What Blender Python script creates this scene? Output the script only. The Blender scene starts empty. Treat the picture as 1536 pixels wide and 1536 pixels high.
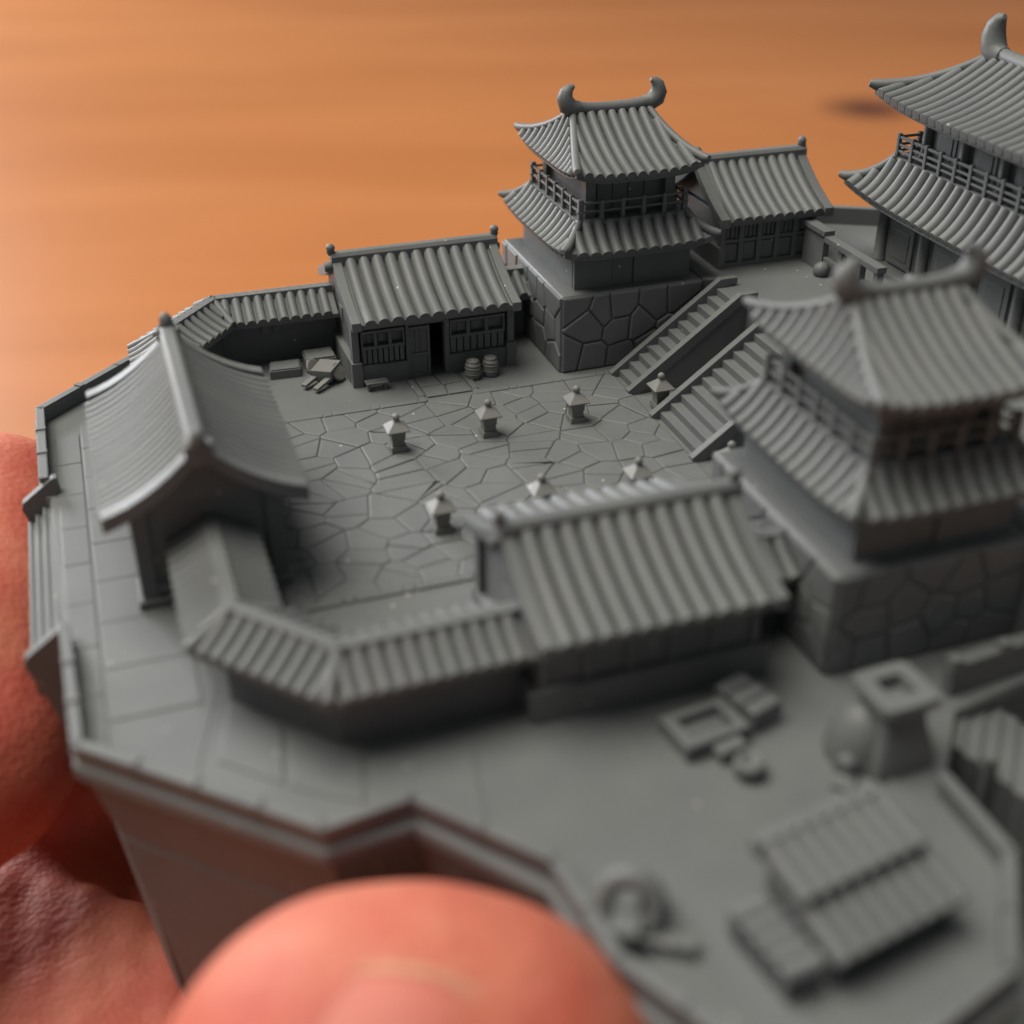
import bpy, math, random
from mathutils import Vector, Matrix

# ------------------------------------------------------------------ camera, world, lamps
# One Blender unit is 7.5 mm: the spacing of the little courtyard lanterns.
S = bpy.context.scene
S.unit_settings.system = 'METRIC'
S.unit_settings.scale_length = 0.0075
C = S.collection

cam_d = bpy.data.cameras.new('camera')
cam = bpy.data.objects.new('camera', cam_d); C.objects.link(cam)
R0 = Vector((0.94792249, -0.31843086, -0.00668857))
R1 = Vector((-0.17076893, -0.49040363, -0.85460064))
R2 = Vector((0.26885112, 0.81123736, -0.51924273))
cam.matrix_world = Matrix((
    (R0.x, -R1.x, -R2.x, -2.57420809),
    (R0.y, -R1.y, -R2.y, -10.86463873),
    (R0.z, -R1.z, -R2.z, 6.40040002),
    (0, 0, 0, 1)))
cam_d.sensor_width = 36
cam_d.lens = 1910.654 / 1536 * 36
cam_d.clip_start = 0.05
cam_d.clip_end = 600
cam_d.dof.use_dof = True
cam_d.dof.focus_distance = 14.35
cam_d.dof.aperture_fstop = (cam_d.lens / 1000) / 0.255
S.camera = cam

W = bpy.data.worlds.new('World'); S.world = W; W.use_nodes = True
bg = W.node_tree.nodes['Background']
bg.inputs['Color'].default_value = (0.95, 0.98, 1.0, 1)
bg.inputs['Strength'].default_value = 0.145

def area_lamp(name, loc, aim, size, power, col):
    d = bpy.data.lights.new(name, 'AREA'); d.shape = 'DISK'; d.size = size; d.energy = power; d.color = col
    o = bpy.data.objects.new(name, d); C.objects.link(o); o.location = loc
    o.rotation_euler = (Vector(aim) - Vector(loc)).to_track_quat('-Z', 'Y').to_euler()
    return o
area_lamp('room_lamp', (-32, 16, 92), (4, 14, 0), 84, 150000, (1.0, 0.935, 0.84))
area_lamp('added_back_light', (-62, 140, 46), (0, 20, -6), 60, 215000, (0.94, 0.96, 1.0))  # added unseen lamp: glare on the table, cool sheen on the ground

S.view_settings.view_transform = 'Standard'
S.view_settings.look = 'None'
S.view_settings.gamma = 1
S.view_settings.exposure = 0
S.render.engine = 'CYCLES'
S.cycles.use_denoising = True
S.cycles.max_bounces = 6
S.cycles.sample_clamp_indirect = 4

# ------------------------------------------------------------------ materials
def new_mat(name):
    m = bpy.data.materials.new(name); m.use_nodes = True
    nt = m.node_tree
    return m, nt, nt.nodes['Principled BSDF']

def resin_mat(name, a, b, rough=0.52):
    m, nt, p = new_mat(name)
    tc = nt.nodes.new('ShaderNodeTexCoord')
    geo = nt.nodes.new('ShaderNodeNewGeometry')
    n1 = nt.nodes.new('ShaderNodeTexNoise'); n1.inputs['Scale'].default_value = 1.7; n1.inputs['Detail'].default_value = 5
    nt.links.new(geo.outputs['Position'], n1.inputs['Vector'])
    cr = nt.nodes.new('ShaderNodeValToRGB')
    cr.color_ramp.elements[0].position = .3; cr.color_ramp.elements[0].color = (*a, 1)
    cr.color_ramp.elements[1].position = .7; cr.color_ramp.elements[1].color = (*b, 1)
    nt.links.new(n1.outputs['Fac'], cr.inputs['Fac'])
    # a few pale dust specks
    vo = nt.nodes.new('ShaderNodeTexVoronoi'); vo.inputs['Scale'].default_value = 5.5
    nt.links.new(geo.outputs['Position'], vo.inputs['Vector'])
    lt = nt.nodes.new('ShaderNodeMath'); lt.operation = 'LESS_THAN'; lt.inputs[1].default_value = 0.075
    nt.links.new(vo.outputs['Distance'], lt.inputs[0])
    sx = nt.nodes.new('ShaderNodeSeparateColor'); nt.links.new(vo.outputs['Color'], sx.inputs[0])
    gt = nt.nodes.new('ShaderNodeMath'); gt.operation = 'GREATER_THAN'; gt.inputs[1].default_value = 0.72
    nt.links.new(sx.outputs[0], gt.inputs[0])
    ml = nt.nodes.new('ShaderNodeMath'); ml.operation = 'MULTIPLY'
    nt.links.new(lt.outputs[0], ml.inputs[0]); nt.links.new(gt.outputs[0], ml.inputs[1])
    md = nt.nodes.new('ShaderNodeMix'); md.data_type = 'RGBA'; md.inputs['B'].default_value = (0.5, 0.49, 0.46, 1)
    nt.links.new(ml.outputs[0], md.inputs['Factor']); nt.links.new(cr.outputs['Color'], md.inputs['A'])
    nt.links.new(md.outputs['Result'], p.inputs['Base Color'])
    p.inputs['Roughness'].default_value = rough
    p.inputs['Specular IOR Level'].default_value = 0.42
    p.inputs['Subsurface Weight'].default_value = 0.25
    p.inputs['Subsurface Radius'].default_value = (1.0, 0.9, 0.75)
    p.inputs['Subsurface Scale'].default_value = 0.035
    # print layers and a fine satin grain
    wv = nt.nodes.new('ShaderNodeTexWave'); wv.bands_direction = 'Z'; wv.inputs['Scale'].default_value = 26
    wv.inputs['Distortion'].default_value = 0.4
    nt.links.new(geo.outputs['Position'], wv.inputs['Vector'])
    n2 = nt.nodes.new('ShaderNodeTexNoise'); n2.inputs['Scale'].default_value = 38; n2.inputs['Detail'].default_value = 3
    nt.links.new(geo.outputs['Position'], n2.inputs['Vector'])
    mx = nt.nodes.new('ShaderNodeMath'); mx.operation = 'MULTIPLY_ADD'; mx.inputs[1].default_value = 0.35
    nt.links.new(wv.outputs['Fac'], mx.inputs[0]); nt.links.new(n2.outputs['Fac'], mx.inputs[2])
    bv = nt.nodes.new('ShaderNodeBevel'); bv.samples = 4; bv.inputs['Radius'].default_value = 0.014
    bp = nt.nodes.new('ShaderNodeBump'); bp.inputs['Strength'].default_value = 0.12; bp.inputs['Distance'].default_value = 0.01
    nt.links.new(mx.outputs[0], bp.inputs['Height']); nt.links.new(bv.outputs['Normal'], bp.inputs['Normal'])
    nt.links.new(bp.outputs['Normal'], p.inputs['Normal'])
    return m

RESIN = resin_mat('grey_resin', (0.124, 0.134, 0.137), (0.146, 0.155, 0.155))
RESIN_PALE = resin_mat('pale_thin_resin', (0.175, 0.178, 0.17), (0.195, 0.197, 0.186))

def skin_mat(name, base, red):
    m, nt, p = new_mat(name)
    geo = nt.nodes.new('ShaderNodeNewGeometry')
    n1 = nt.nodes.new('ShaderNodeTexNoise'); n1.inputs['Scale'].default_value = 1.1; n1.inputs['Detail'].default_value = 6
    nt.links.new(geo.outputs['Position'], n1.inputs['Vector'])
    cr = nt.nodes.new('ShaderNodeValToRGB')
    cr.color_ramp.elements[0].position = .35; cr.color_ramp.elements[0].color = (*red, 1)
    cr.color_ramp.elements[1].position = .68; cr.color_ramp.elements[1].color = (*base, 1)
    nt.links.new(n1.outputs['Fac'], cr.inputs['Fac']); nt.links.new(cr.outputs['Color'], p.inputs['Base Color'])
    p.inputs['Roughness'].default_value = 0.6
    p.inputs['Specular IOR Level'].default_value = 0.3
    p.inputs['Subsurface Weight'].default_value = 0.35
    p.inputs['Subsurface Radius'].default_value = (1.0, 0.32, 0.18)
    p.inputs['Subsurface Scale'].default_value = 0.22
    n2 = nt.nodes.new('ShaderNodeTexVoronoi'); n2.inputs['Scale'].default_value = 14
    n3 = nt.nodes.new('ShaderNodeTexNoise'); n3.inputs['Scale'].default_value = 5; n3.inputs['Detail'].default_value = 6
    nt.links.new(geo.outputs['Position'], n2.inputs['Vector']); nt.links.new(geo.outputs['Position'], n3.inputs['Vector'])
    ad = nt.nodes.new('ShaderNodeMath'); ad.operation = 'MULTIPLY_ADD'; ad.inputs[1].default_value = 0.4
    nt.links.new(n2.outputs['Distance'], ad.inputs[0]); nt.links.new(n3.outputs['Fac'], ad.inputs[2])
    bp = nt.nodes.new('ShaderNodeBump'); bp.inputs['Strength'].default_value = 0.4; bp.inputs['Distance'].default_value = 0.045
    nt.links.new(ad.outputs[0], bp.inputs['Height']); nt.links.new(bp.outputs['Normal'], p.inputs['Normal'])
    return m
SKIN = skin_mat('skin', (0.54, 0.185, 0.115), (0.46, 0.10, 0.068))

def plain_mat(name, col, rough=0.4, sss=0.0):
    m, nt, p = new_mat(name)
    n1 = nt.nodes.new('ShaderNodeTexNoise'); n1.inputs['Scale'].default_value = 3
    geo = nt.nodes.new('ShaderNodeNewGeometry'); nt.links.new(geo.outputs['Position'], n1.inputs['Vector'])
    cr = nt.nodes.new('ShaderNodeValToRGB')
    cr.color_ramp.elements[0].color = tuple(c * .92 for c in col) + (1,)
    cr.color_ramp.elements[1].color = tuple(min(1, c * 1.08) for c in col) + (1,)
    nt.links.new(n1.outputs['Fac'], cr.inputs['Fac']); nt.links.new(cr.outputs['Color'], p.inputs['Base Color'])
    p.inputs['Roughness'].default_value = rough
    p.inputs['Subsurface Weight'].default_value = sss
    p.inputs['Subsurface Scale'].default_value = 0.15
    return m
NAIL = plain_mat('nail_plate', (0.53, 0.15, 0.105), 0.6, 0.2)
NAIL_EDGE = plain_mat('nail_free_edge', (0.54, 0.235, 0.14), 0.6, 0.2)

def wood_mat():
    m, nt, p = new_mat('varnished_wood')
    tc = nt.nodes.new('ShaderNodeNewGeometry')
    mp = nt.nodes.new('ShaderNodeMapping'); mp.inputs['Rotation'].default_value = (0, 0, math.radians(16))
    nt.links.new(tc.outputs['Position'], mp.inputs['Vector'])
    def noise(scale, det, vec):
        mm = nt.nodes.new('ShaderNodeMapping'); mm.inputs['Scale'].default_value = scale
        nt.links.new(vec, mm.inputs['Vector'])
        n = nt.nodes.new('ShaderNodeTexNoise'); n.inputs['Scale'].default_value = 1; n.inputs['Detail'].default_value = det
        n.inputs['Distortion'].default_value = 0.6
        nt.links.new(mm.outputs['Vector'], n.inputs['Vector'])
        return n
    a = noise((0.03, 0.12, 1), 4, mp.outputs['Vector'])
    b = noise((0.05, 1.1, 1), 4, mp.outputs['Vector'])
    mx = nt.nodes.new('ShaderNodeMath'); mx.operation = 'MULTIPLY_ADD'; mx.inputs[1].default_value = 0.2
    nt.links.new(b.outputs['Fac'], mx.inputs[0]); nt.links.new(a.outputs['Fac'], mx.inputs[2])
    cr = nt.nodes.new('ShaderNodeValToRGB')
    e = cr.color_ramp.elements
    e[0].position = .45; e[0].color = (0.42, 0.145, 0.036, 1)
    e[1].position = .95; e[1].color = (0.52, 0.21, 0.07, 1)
    k = cr.color_ramp.elements.new(.7); k.color = (0.48, 0.175, 0.05, 1)
    nt.links.new(mx.outputs[0], cr.inputs['Fac'])
    # a branch knot in the board
    kd = nt.nodes.new('ShaderNodeVectorMath'); kd.operation = 'SUBTRACT'; kd.inputs[1].default_value = KNOT
    nt.links.new(tc.outputs['Position'], kd.inputs[0])
    km = nt.nodes.new('ShaderNodeMapping'); km.inputs['Scale'].default_value = (0.33, 0.33, 0)
    nt.links.new(kd.outputs['Vector'], km.inputs['Vector'])
    kl = nt.nodes.new('ShaderNodeVectorMath'); kl.operation = 'LENGTH'; nt.links.new(km.outputs['Vector'], kl.inputs[0])
    kr = nt.nodes.new('ShaderNodeValToRGB')
    kr.color_ramp.elements[0].position = .25; kr.color_ramp.elements[0].color = (1, 1, 1, 1)
    kr.color_ramp.elements[1].position = 1.0; kr.color_ramp.elements[1].color = (0, 0, 0, 1)
    nt.links.new(kl.outputs['Value'], kr.inputs['Fac'])
    mc = nt.nodes.new('ShaderNodeMix'); mc.data_type = 'RGBA'
    nt.links.new(kr.outputs['Color'], mc.inputs['Factor'])
    nt.links.new(cr.outputs['Color'], mc.inputs['A']); mc.inputs['B'].default_value = (0.11, 0.03, 0.012, 1)
    nt.links.new(mc.outputs['Result'], p.inputs['Base Color'])
    p.inputs['Roughness'].default_value = 0.42
    p.inputs['Specular IOR Level'].default_value = 0.5
    bp = nt.nodes.new('ShaderNodeBump'); bp.inputs['Strength'].default_value = 0.15; bp.inputs['Distance'].default_value = 0.05
    nt.links.new(b.outputs['Fac'], bp.inputs['Height']); nt.links.new(bp.outputs['Normal'], p.inputs['Normal'])
    return m
TABLE_Z = -10.0
KNOT = (36.0, 46.6, TABLE_Z)
WOOD = wood_mat()

# ------------------------------------------------------------------ mesh helpers
rng = random.Random(7)
V = Vector

class MB:
    """collects faces for ONE mesh"""
    def __init__(s): s.v = []; s.f = []; s.sm = []
    def add(s, vs, fs, smooth=False):
        o = len(s.v); s.v += [tuple(p) for p in vs]
        for f in fs: s.f.append(tuple(i + o for i in f)); s.sm.append(smooth)
        return s
    def box(s, x0, x1, y0, y1, z0, z1):
        return s.add([(x0,y0,z0),(x1,y0,z0),(x1,y1,z0),(x0,y1,z0),(x0,y0,z1),(x1,y0,z1),(x1,y1,z1),(x0,y1,z1)],
                     [(3,2,1,0),(4,5,6,7),(0,1,5,4),(1,2,6,5),(2,3,7,6),(3,0,4,7)])
    def obox(s, c, ux, uy, uz):
        """box from centre and three half-axis vectors"""
        c, ux, uy, uz = V(c), V(ux), V(uy), V(uz)
        vs = [c + a*ux + b*uy + d*uz for d in (-1, 1) for a, b in ((-1,-1),(1,-1),(1,1),(-1,1))]
        return s.add(vs, [(3,2,1,0),(4,5,6,7),(0,1,5,4),(1,2,6,5),(2,3,7,6),(3,0,4,7)])
    def prism(s, poly, z0, z1, inset=0.0, zi=None):
        """vertical prism; with inset the top edge is chamfered down to zi"""
        n = len(poly)
        rings = [[(x, y, z0) for x, y in poly]]
        if inset:
            rings.append([(x, y, zi) for x, y in poly])
            rings.append([(x, y, z1) for x, y in inset_poly(poly, inset)])
        else:
            rings.append([(x, y, z1) for x, y in poly])
        return s.loft(rings, True, True)
    def loft(s, rings, cap0=True, cap1=True, smooth=False, closed=True):
        n = len(rings[0]); vs = [p for r in rings for p in r]; fs = []
        for k in range(len(rings) - 1):
            for i in range(n if closed else n - 1):
                j = (i + 1) % n
                fs.append((k*n+i, k*n+j, (k+1)*n+j, (k+1)*n+i))
        o = len(s.v); s.add(vs, fs, smooth)
        if smooth:      # caps get their own corners so that they stay crisp
            q = len(s.v); s.v += [tuple(p) for p in rings[0]] + [tuple(p) for p in rings[-1]]
            if cap0: s.f.append(tuple(q + i for i in reversed(range(n)))); s.sm.append(False)
            if cap1: s.f.append(tuple(q + n + i for i in range(n))); s.sm.append(False)
            return s
        if cap0: s.f.append(tuple(o + i for i in reversed(range(n)))); s.sm.append(False)
        if cap1: s.f.append(tuple(o + (len(rings)-1)*n + i for i in range(n))); s.sm.append(False)
        return s
    def tube(s, path, rad, n=8, smooth=True, up=(0, 0, 1), cap=True):
        """round tube along a path, rad a number or list"""
        path = [V(p) for p in path]; rings = []
        for i, p in enumerate(path):
            d = (path[min(i+1, len(path)-1)] - path[max(i-1, 0)]).normalized()
            u = V(up)
            if abs(d.dot(u)) > .95: u = V((1, 0, 0))
            a = d.cross(u).normalized(); b = a.cross(d).normalized()
            r = rad[i] if isinstance(rad, (list, tuple)) else rad
            rings.append([p + a*math.cos(t)*r + b*math.sin(t)*r for t in (2*math.pi*k/n for k in range(n))])
        return s.loft(rings, cap, cap, smooth)
    def sweep(s, path, prof, up=(0, 0, 1), smooth=False):
        """profile (lateral, up) along a path with mitred horizontal corners"""
        path = [V(p) for p in path]; rings = []
        for i, p in enumerate(path):
            d0 = (p - path[i-1]) if i else (path[1] - p)
            d1 = (path[i+1] - p) if i < len(path)-1 else d0
            a0 = d0.cross(V(up)).normalized(); a1 = d1.cross(V(up)).normalized()
            a = (a0 + a1).normalized(); k = 1 / max(.35, a.dot(a0))
            rings.append([p + a*k*l + V(up)*h for l, h in prof])
        return s.loft(rings, True, True, smooth)
    def lathe(s, c, prof, n=16, smooth=True, axis=None):
        c = V(c); rings = []
        ax = V(axis).normalized() if axis else V((0, 0, 1))
        q = V((0, 0, 1)).rotation_difference(ax)
        for r, z in prof:
            rings.append([c + q @ V((r*math.cos(2*math.pi*k/n), r*math.sin(2*math.pi*k/n), z)) for k in range(n)])
        return s.loft(rings, True, True, smooth)

def inset_poly(poly, d):
    n = len(poly); out = []
    for i in range(n):
        p0, p, p1 = V(poly[i-1]).to_2d(), V(poly[i]).to_2d(), V(poly[(i+1) % n]).to_2d()
        e0 = (p - p0); e1 = (p1 - p)
        if e0.length < 1e-6 or e1.length < 1e-6: out.append((p.x, p.y)); continue
        e0.normalize(); e1.normalize()
        n0 = V((-e0.y, e0.x)); n1 = V((-e1.y, e1.x)); m = n0 + n1
        if m.length < 1e-4: m = n0
        m.normalize(); k = d / max(.45, m.dot(n0))
        q = p + m*k; out.append((q.x, q.y))
    return out

def clip(poly, a, b, c):
    """keep a*x+b*y<=c"""
    out = []
    for i in range(len(poly)):
        p, q = poly[i-1], poly[i]
        dp = a*p[0]+b*p[1]-c; dq = a*q[0]+b*q[1]-c
        if (dp <= 0) != (dq <= 0):
            t = dp / (dp - dq); out.append((p[0]+t*(q[0]-p[0]), p[1]+t*(q[1]-p[1])))
        if dq <= 0: out.append(q)
    return out

def voronoi(boundary, pts):
    cells = []
    for i, p in enumerate(pts):
        poly = list(boundary)
        for j, q in enumerate(pts):
            if i == j: continue
            a, b = q[0]-p[0], q[1]-p[1]
            if a*a + b*b > 4: continue
            poly = clip(poly, a, b, (q[0]**2+q[1]**2-p[0]**2-p[1]**2)/2)
            if len(poly) < 3: break
        if len(poly) >= 3:
            cl = [poly[0]]
            for q in poly[1:]:
                if math.dist(q, cl[-1]) > .02: cl.append(q)
            if len(cl) > 3 and math.dist(cl[0], cl[-1]) < .02: cl.pop()
            if len(cl) >= 3: cells.append(cl)
    return cells

ORG = {}
def thing(name, label, cat, loc, group=None):
    o = bpy.data.objects.new(name, None); C.objects.link(o); o.location = loc; o.empty_display_size = .2
    o['label'] = label; o['category'] = cat
    if group: o['group'] = group
    ORG[o.name] = V(loc)
    return o
def part(name, mb, parent=None, mat=None, label=None, kind=None):
    me = bpy.data.meshes.new(name)
    org = ORG[parent.name] if parent else V((0, 0, 0))
    me.from_pydata([tuple(V(p) - org) for p in mb.v], [], mb.f)
    me.polygons.foreach_set('use_smooth', mb.sm)
    me.materials.append(mat or RESIN); me.update()
    o = bpy.data.objects.new(name, me); C.objects.link(o)
    if parent: o.parent = parent
    ORG[o.name] = org
    if label: o['label'] = label
    if kind: o['kind'] = kind
    return o
def solo(name, mb, label, cat, loc, group=None, mat=None):
    me = bpy.data.meshes.new(name)
    me.from_pydata([tuple(V(p) - V(loc)) for p in mb.v], [], mb.f)
    me.polygons.foreach_set('use_smooth', mb.sm)
    me.materials.append(mat or RESIN)
    o = bpy.data.objects.new(name, me); C.objects.link(o); o.location = loc
    o['label'] = label; o['category'] = cat
    if group: o['group'] = group
    ORG[o.name] = V(loc)
    return o
def struct(name, mb, mat=None):
    o = part(name, mb, None, mat); o['kind'] = 'structure'; return o
def copy_thing(root, loc, label):
    r = root.copy(); C.objects.link(r); r.location = loc; r['label'] = label
    for ch in list(root.children):
        c = ch.copy(); C.objects.link(c); c.parent = r
        for g in ch.children:
            d = g.copy(); C.objects.link(d); d.parent = c
    return r

# ------------------------------------------------------------------ roofs
def prof(t, a=.55): return a*t + (1-a)*t*t

def half_roll(mb, pts, lat, r, n=5):
    """one row of cover tiles: a half-round bar along pts, closed at both ends"""
    pts = [V(p) for p in pts]; lat = V(lat).normalized(); rings = []
    for i, p in enumerate(pts):
        d = (pts[min(i+1, len(pts)-1)] - pts[max(i-1, 0)]).normalized()
        nn = lat.cross(d).normalized()
        if nn.z < 0: nn = -nn
        ring = []
        for k in range(n + 1):
            th = math.pi * k / n
            ring.append(p + lat*math.cos(th)*r + nn*(math.sin(th)*r*1.05 + .004))
        ring.append(p - lat*r - nn*.03); ring.append(p + lat*r - nn*.03)
        rings.append(ring)
    if lat.cross(pts[1]-pts[0]).z > 0: rings = [list(reversed(q)) for q in rings]
    mb.loft(rings, True, True, True)
    return mb

def hip_roof(parent, name, c, eh, th, ze, zt, lift, sp, r, thick=.07, hip_r=.05, curve=.55, faces='xXyY', label=None):
    cx, cy = c
    def P(face, u, t, L):
        if face in 'yY':
            dist = eh[1] + (th[1]-eh[1])*t; sg = -1 if face == 'y' else 1
            x, y = cx + u, cy + sg*dist
        else:
            dist = eh[0] + (th[0]-eh[0])*t; sg = -1 if face == 'x' else 1
            x, y = cx + sg*dist, cy + u
        k = abs(u)/L if L > 1e-6 else 0
        return V((x, y, ze + (zt-ze)*prof(t, curve) + lift*min(1, k)**4*(1-t)**1.5))
    NU, NT = 16, 16
    sheet = MB()
    for face in 'xXyY':
        e, tt = (eh[0], th[0]) if face in 'yY' else (eh[1], th[1])
        top = []
        for j in range(NT + 1):
            t = j/NT; L = e + (tt-e)*t
            top.append([P(face, (2*i/NU-1)*L, t, L) for i in range(NU+1)])
        w = NU + 1; vs = [p for row in top for p in row]; nb = len(vs)
        vs += [p - V((0, 0, thick)) for row in top for p in row]
        fs = []
        flip = face in 'Yx'
        def q(a, b, c_, d): fs.append((d, c_, b, a) if flip else (a, b, c_, d))
        for j in range(NT):
            for i in range(NU):
                a = j*w+i; q(a, a+1, a+w+1, a+w); q(nb+a+w, nb+a+w+1, nb+a+1, nb+a)
        for i in range(NU): q(nb+i, nb+i+1, i+1, i)
        sheet.add(vs, fs)
    if th[0] > 0.2 and th[1] > 0.2:
        sheet.box(cx-th[0], cx+th[0], cy-th[1], cy+th[1], zt-thick*.9, zt-.004)
    roof = part(name, sheet, parent, label=label)
    for face in faces:
        e, tt = (eh[0], th[0]) if face in 'yY' else (eh[1], th[1])
        n = int((2*e - r*2) / sp); x0 = -(n-1)*sp/2
        lat = V((1, 0, 0)) if face in 'yY' else V((0, 1, 0))
        for k in range(n):
            u = x0 + k*sp
            tm = 1.0 if abs(u) <= tt else (e-abs(u))/(e-tt)
            if tm < .1: continue
            t1 = min(1.0, tm) - (.0 if tm >= 1 else .02)
            ns = 8 if t1 > .5 else 4
            pts = []
            for i in range(ns+1):
                t = -.03 + (t1+.03)*i/ns
                L = e + (tt-e)*max(t, 0)
                p = P(face, u, max(t, 0), L)
                if t < 0: p = p + (p - P(face, u, .05, e + (tt-e)*.05)).normalized()*.03
                pts.append(p)
            part('tile_row', half_roll(MB(), pts, lat, r*rng.uniform(.96, 1.04)), roof)
    for sx in (-1, 1):
        for sy in (-1, 1):
            pts = []; rad = []
            for i in range(8):
                t = i/7
                L = eh[0] + (th[0]-eh[0])*t
                p = P('y' if sy < 0 else 'Y', sx*L, t, L)
                pts.append(p + V((0, 0, hip_r*.55))); rad.append(hip_r*(1.15-.25*t))
            d = (pts[0]-pts[1]).normalized(); pts.insert(0, pts[0] + d*.07 + V((0,0,.02))); rad.insert(0, hip_r*.7)
            part('hip_ridge', MB().tube(pts, rad, 8), roof)
    return roof

def gable_roof(parent, name, axis, a0, a1, bc, hb, ze, zt, n_roll, r, thick=.06, verge=.09, curve=.6, ridge=(.09, .10), label=None, flare=0.0, verge_h=.035):
    """ridge along axis ('x' or 'y') from a0 to a1 at cross position bc, half width hb"""
    def M(a, b, z): return V((a, b, z)) if axis == 'x' else V((b, a, z))
    def Pz(a, t):
        k = abs(2*(a-a0)/(a1-a0)-1)
        return ze + (zt-ze)*prof(t, curve) + flare*k**4*(1-t)
    NT, NA = 16, 8
    sheet = MB()
    for sg in (-1, 1):
        top = [[M(a0+(a1-a0)*i/NA, bc + sg*hb*(1-j/NT), Pz(a0+(a1-a0)*i/NA, j/NT)) for i in range(NA+1)] for j in range(NT+1)]
        w = NA+1; vs = [p for row in top for p in row]; nb = len(vs); vs += [p-V((0,0,thick)) for p in vs]
        fs = []; flip = (sg > 0) != (axis == 'y')
        def q(a, b, c_, d): fs.append((d, c_, b, a) if flip else (a, b, c_, d))
        for j in range(NT):
            for i in range(NA):
                a = j*w+i; q(a, a+1, a+w+1, a+w); q(nb+a+w, nb+a+w+1, nb+a+1, nb+a)
            q(j*w, (j+1)*w, nb+(j+1)*w, nb+j*w); q(nb+j*w+NA, nb+(j+1)*w+NA, (j+1)*w+NA, j*w+NA)
        for i in range(NA): q(nb+i, nb+i+1, i+1, i)
        sheet.add(vs, fs)
    roof = part(name, sheet, parent, label=label)
    lat = M(1, 0, 0)
    b0, b1 = a0+verge+r*.4, a1-verge-r*.4
    for sg in (-1, 1):
        for k in range(n_roll):
            a = b0 + (b1-b0)*(k+.5)/n_roll
            pts = [M(a, bc+sg*hb*(1+.03-1.03*i/8), Pz(a, max(0, 1.03*i/8-.03)) - (.01 if i == 0 else 0)) for i in range(9)]
            part('tile_row', half_roll(MB(), pts, lat, r*rng.uniform(.96, 1.04)), roof)
        for e, d in ((a0, 1), (a1, -1)):
            mb = MB(); path = [M(e+d*verge*.5, bc+sg*hb*(1.02-1.0*i/7), Pz(e, max(0, min(1, 1.0*i/7)))) for i in range(8)]
            rings = []
            for p in path:
                la = M(1, 0, 0)*verge*.52
                rings.append([p-la+V((0,0,-thick*1.15)), p+la+V((0,0,-thick*1.15)), p+la+V((0,0,verge_h)), p-la+V((0,0,verge_h))])
            mb.loft(rings); part('verge', mb, roof)
    rw, rh = ridge
    mb = MB(); 
    rp = [(-rw, -.06), (rw, -.06), (rw, rh*.6), (rw*.55, rh), (-rw*.55, rh), (-rw, rh*.6)]
    mb.sweep([M(a0-.01, bc, zt), M(a1+.01, bc, zt)], rp)
    part('ridge_cap', mb, roof)
    return roof

def horned_ridge(parent, name, axis, a0, a1, bc, z, rad, horn_h, horn_r, lean=.8):
    """ridge beam sweeping up into a curled horn at each end"""
    def M(a, b, zz): return V((a, b, zz)) if axis == 'x' else V((b, a, zz))
    n = 10; path = []; rr = []
    m = (a0+a1)/2; h = (a1-a0)/2
    for i in range(n+1):
        s = -1 + 2*i/n
        path.append(M(m+s*h*.9, bc, z + .05*abs(s)**3)); rr.append(rad)
    out = part(name, MB().tube(path, rr, 10), parent)
    crv = [(-.55, 0, .75), (-.1, -.02, 1.0), (.28, .16, 1.08), (.42, .46, 1.0), (.34, .74, .80), (.12, .93, .52), (-.12, 1.0, .22)]
    for sg in (-1, 1):
        pts = [M(m+sg*(h*.88 + horn_h*lean*u), bc, z + .03 + horn_h*w_) for u, w_, _ in crv]; rs = [horn_r*q for _, _, q in crv]
        part('ridge_horn', MB().tube(pts, rs, 10, up=M(0, 1, 0)), out)
    return out

# ------------------------------------------------------------------ table and base of the miniature
tb = MB().box(-120, 160, -60, 220, TABLE_Z-3, TABLE_Z)
struct('table_top', tb, WOOD)

OUT = [(-3.62,2.70),(-3.60,.97),(-3.50,.90),(-3.46,-1.60),(-3.43,-3.20),(-1.86,-4.65),(-1.21,-4.60),(-.56,-5.44),
       (-.47,-6.25),(-.02,-7.14),(.9,-7.40),(1.84,-7.13),(2.47,-6.29),(2.48,-5.42),(3.02,-4.78),(4.2,-4.55),(9,-4.5),(9,1.2),(7.7,2.85),(5.8,3.95),(5.5,4.4),(-1.7,4.35),(-2.62,3.62)]
CEN = (1.5, -1.0)
def scaled(k, z): return [(CEN[0]+(x-CEN[0])*k, CEN[1]+(y-CEN[1])*k, z) for x, y in OUT]
base = thing('diorama_base', 'tapering grey resin plinth of the castle miniature gripped by thumb and fingers', 'base', (1.5, -1, -3.4))
mb = MB(); mb.loft([scaled(.895, -3.4), scaled(.9575, -.89), scaled(.9555, -.877), scaled(.986, -.15), scaled(1.0, -.12), scaled(1.0, -.03), scaled(.997, 0)])
part('plinth', mb, base)
flank = MB().loft([[(-3.02,-2.75,-3.39),(-3.10,-2.45,-3.39),(-3.15,.8,-3.39),(-2.6,2.2,-3.39),(-2.5,-2.7,-3.39)], [(-3.20,-2.90,-.95),(-3.54,-1.60,-.55),(-3.56,.95,-.55),(-3.3,2.4,-.9),(-3.1,-2.9,-.95)]])
part('flank', flank, base)
mb = MB(); mb.prism([(1.2,-9.5),(9.5,-9.5),(9.5,-4.2),(1.2,-4.2)], -2.6, -1.7)
struct('lower_ground', mb)

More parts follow.
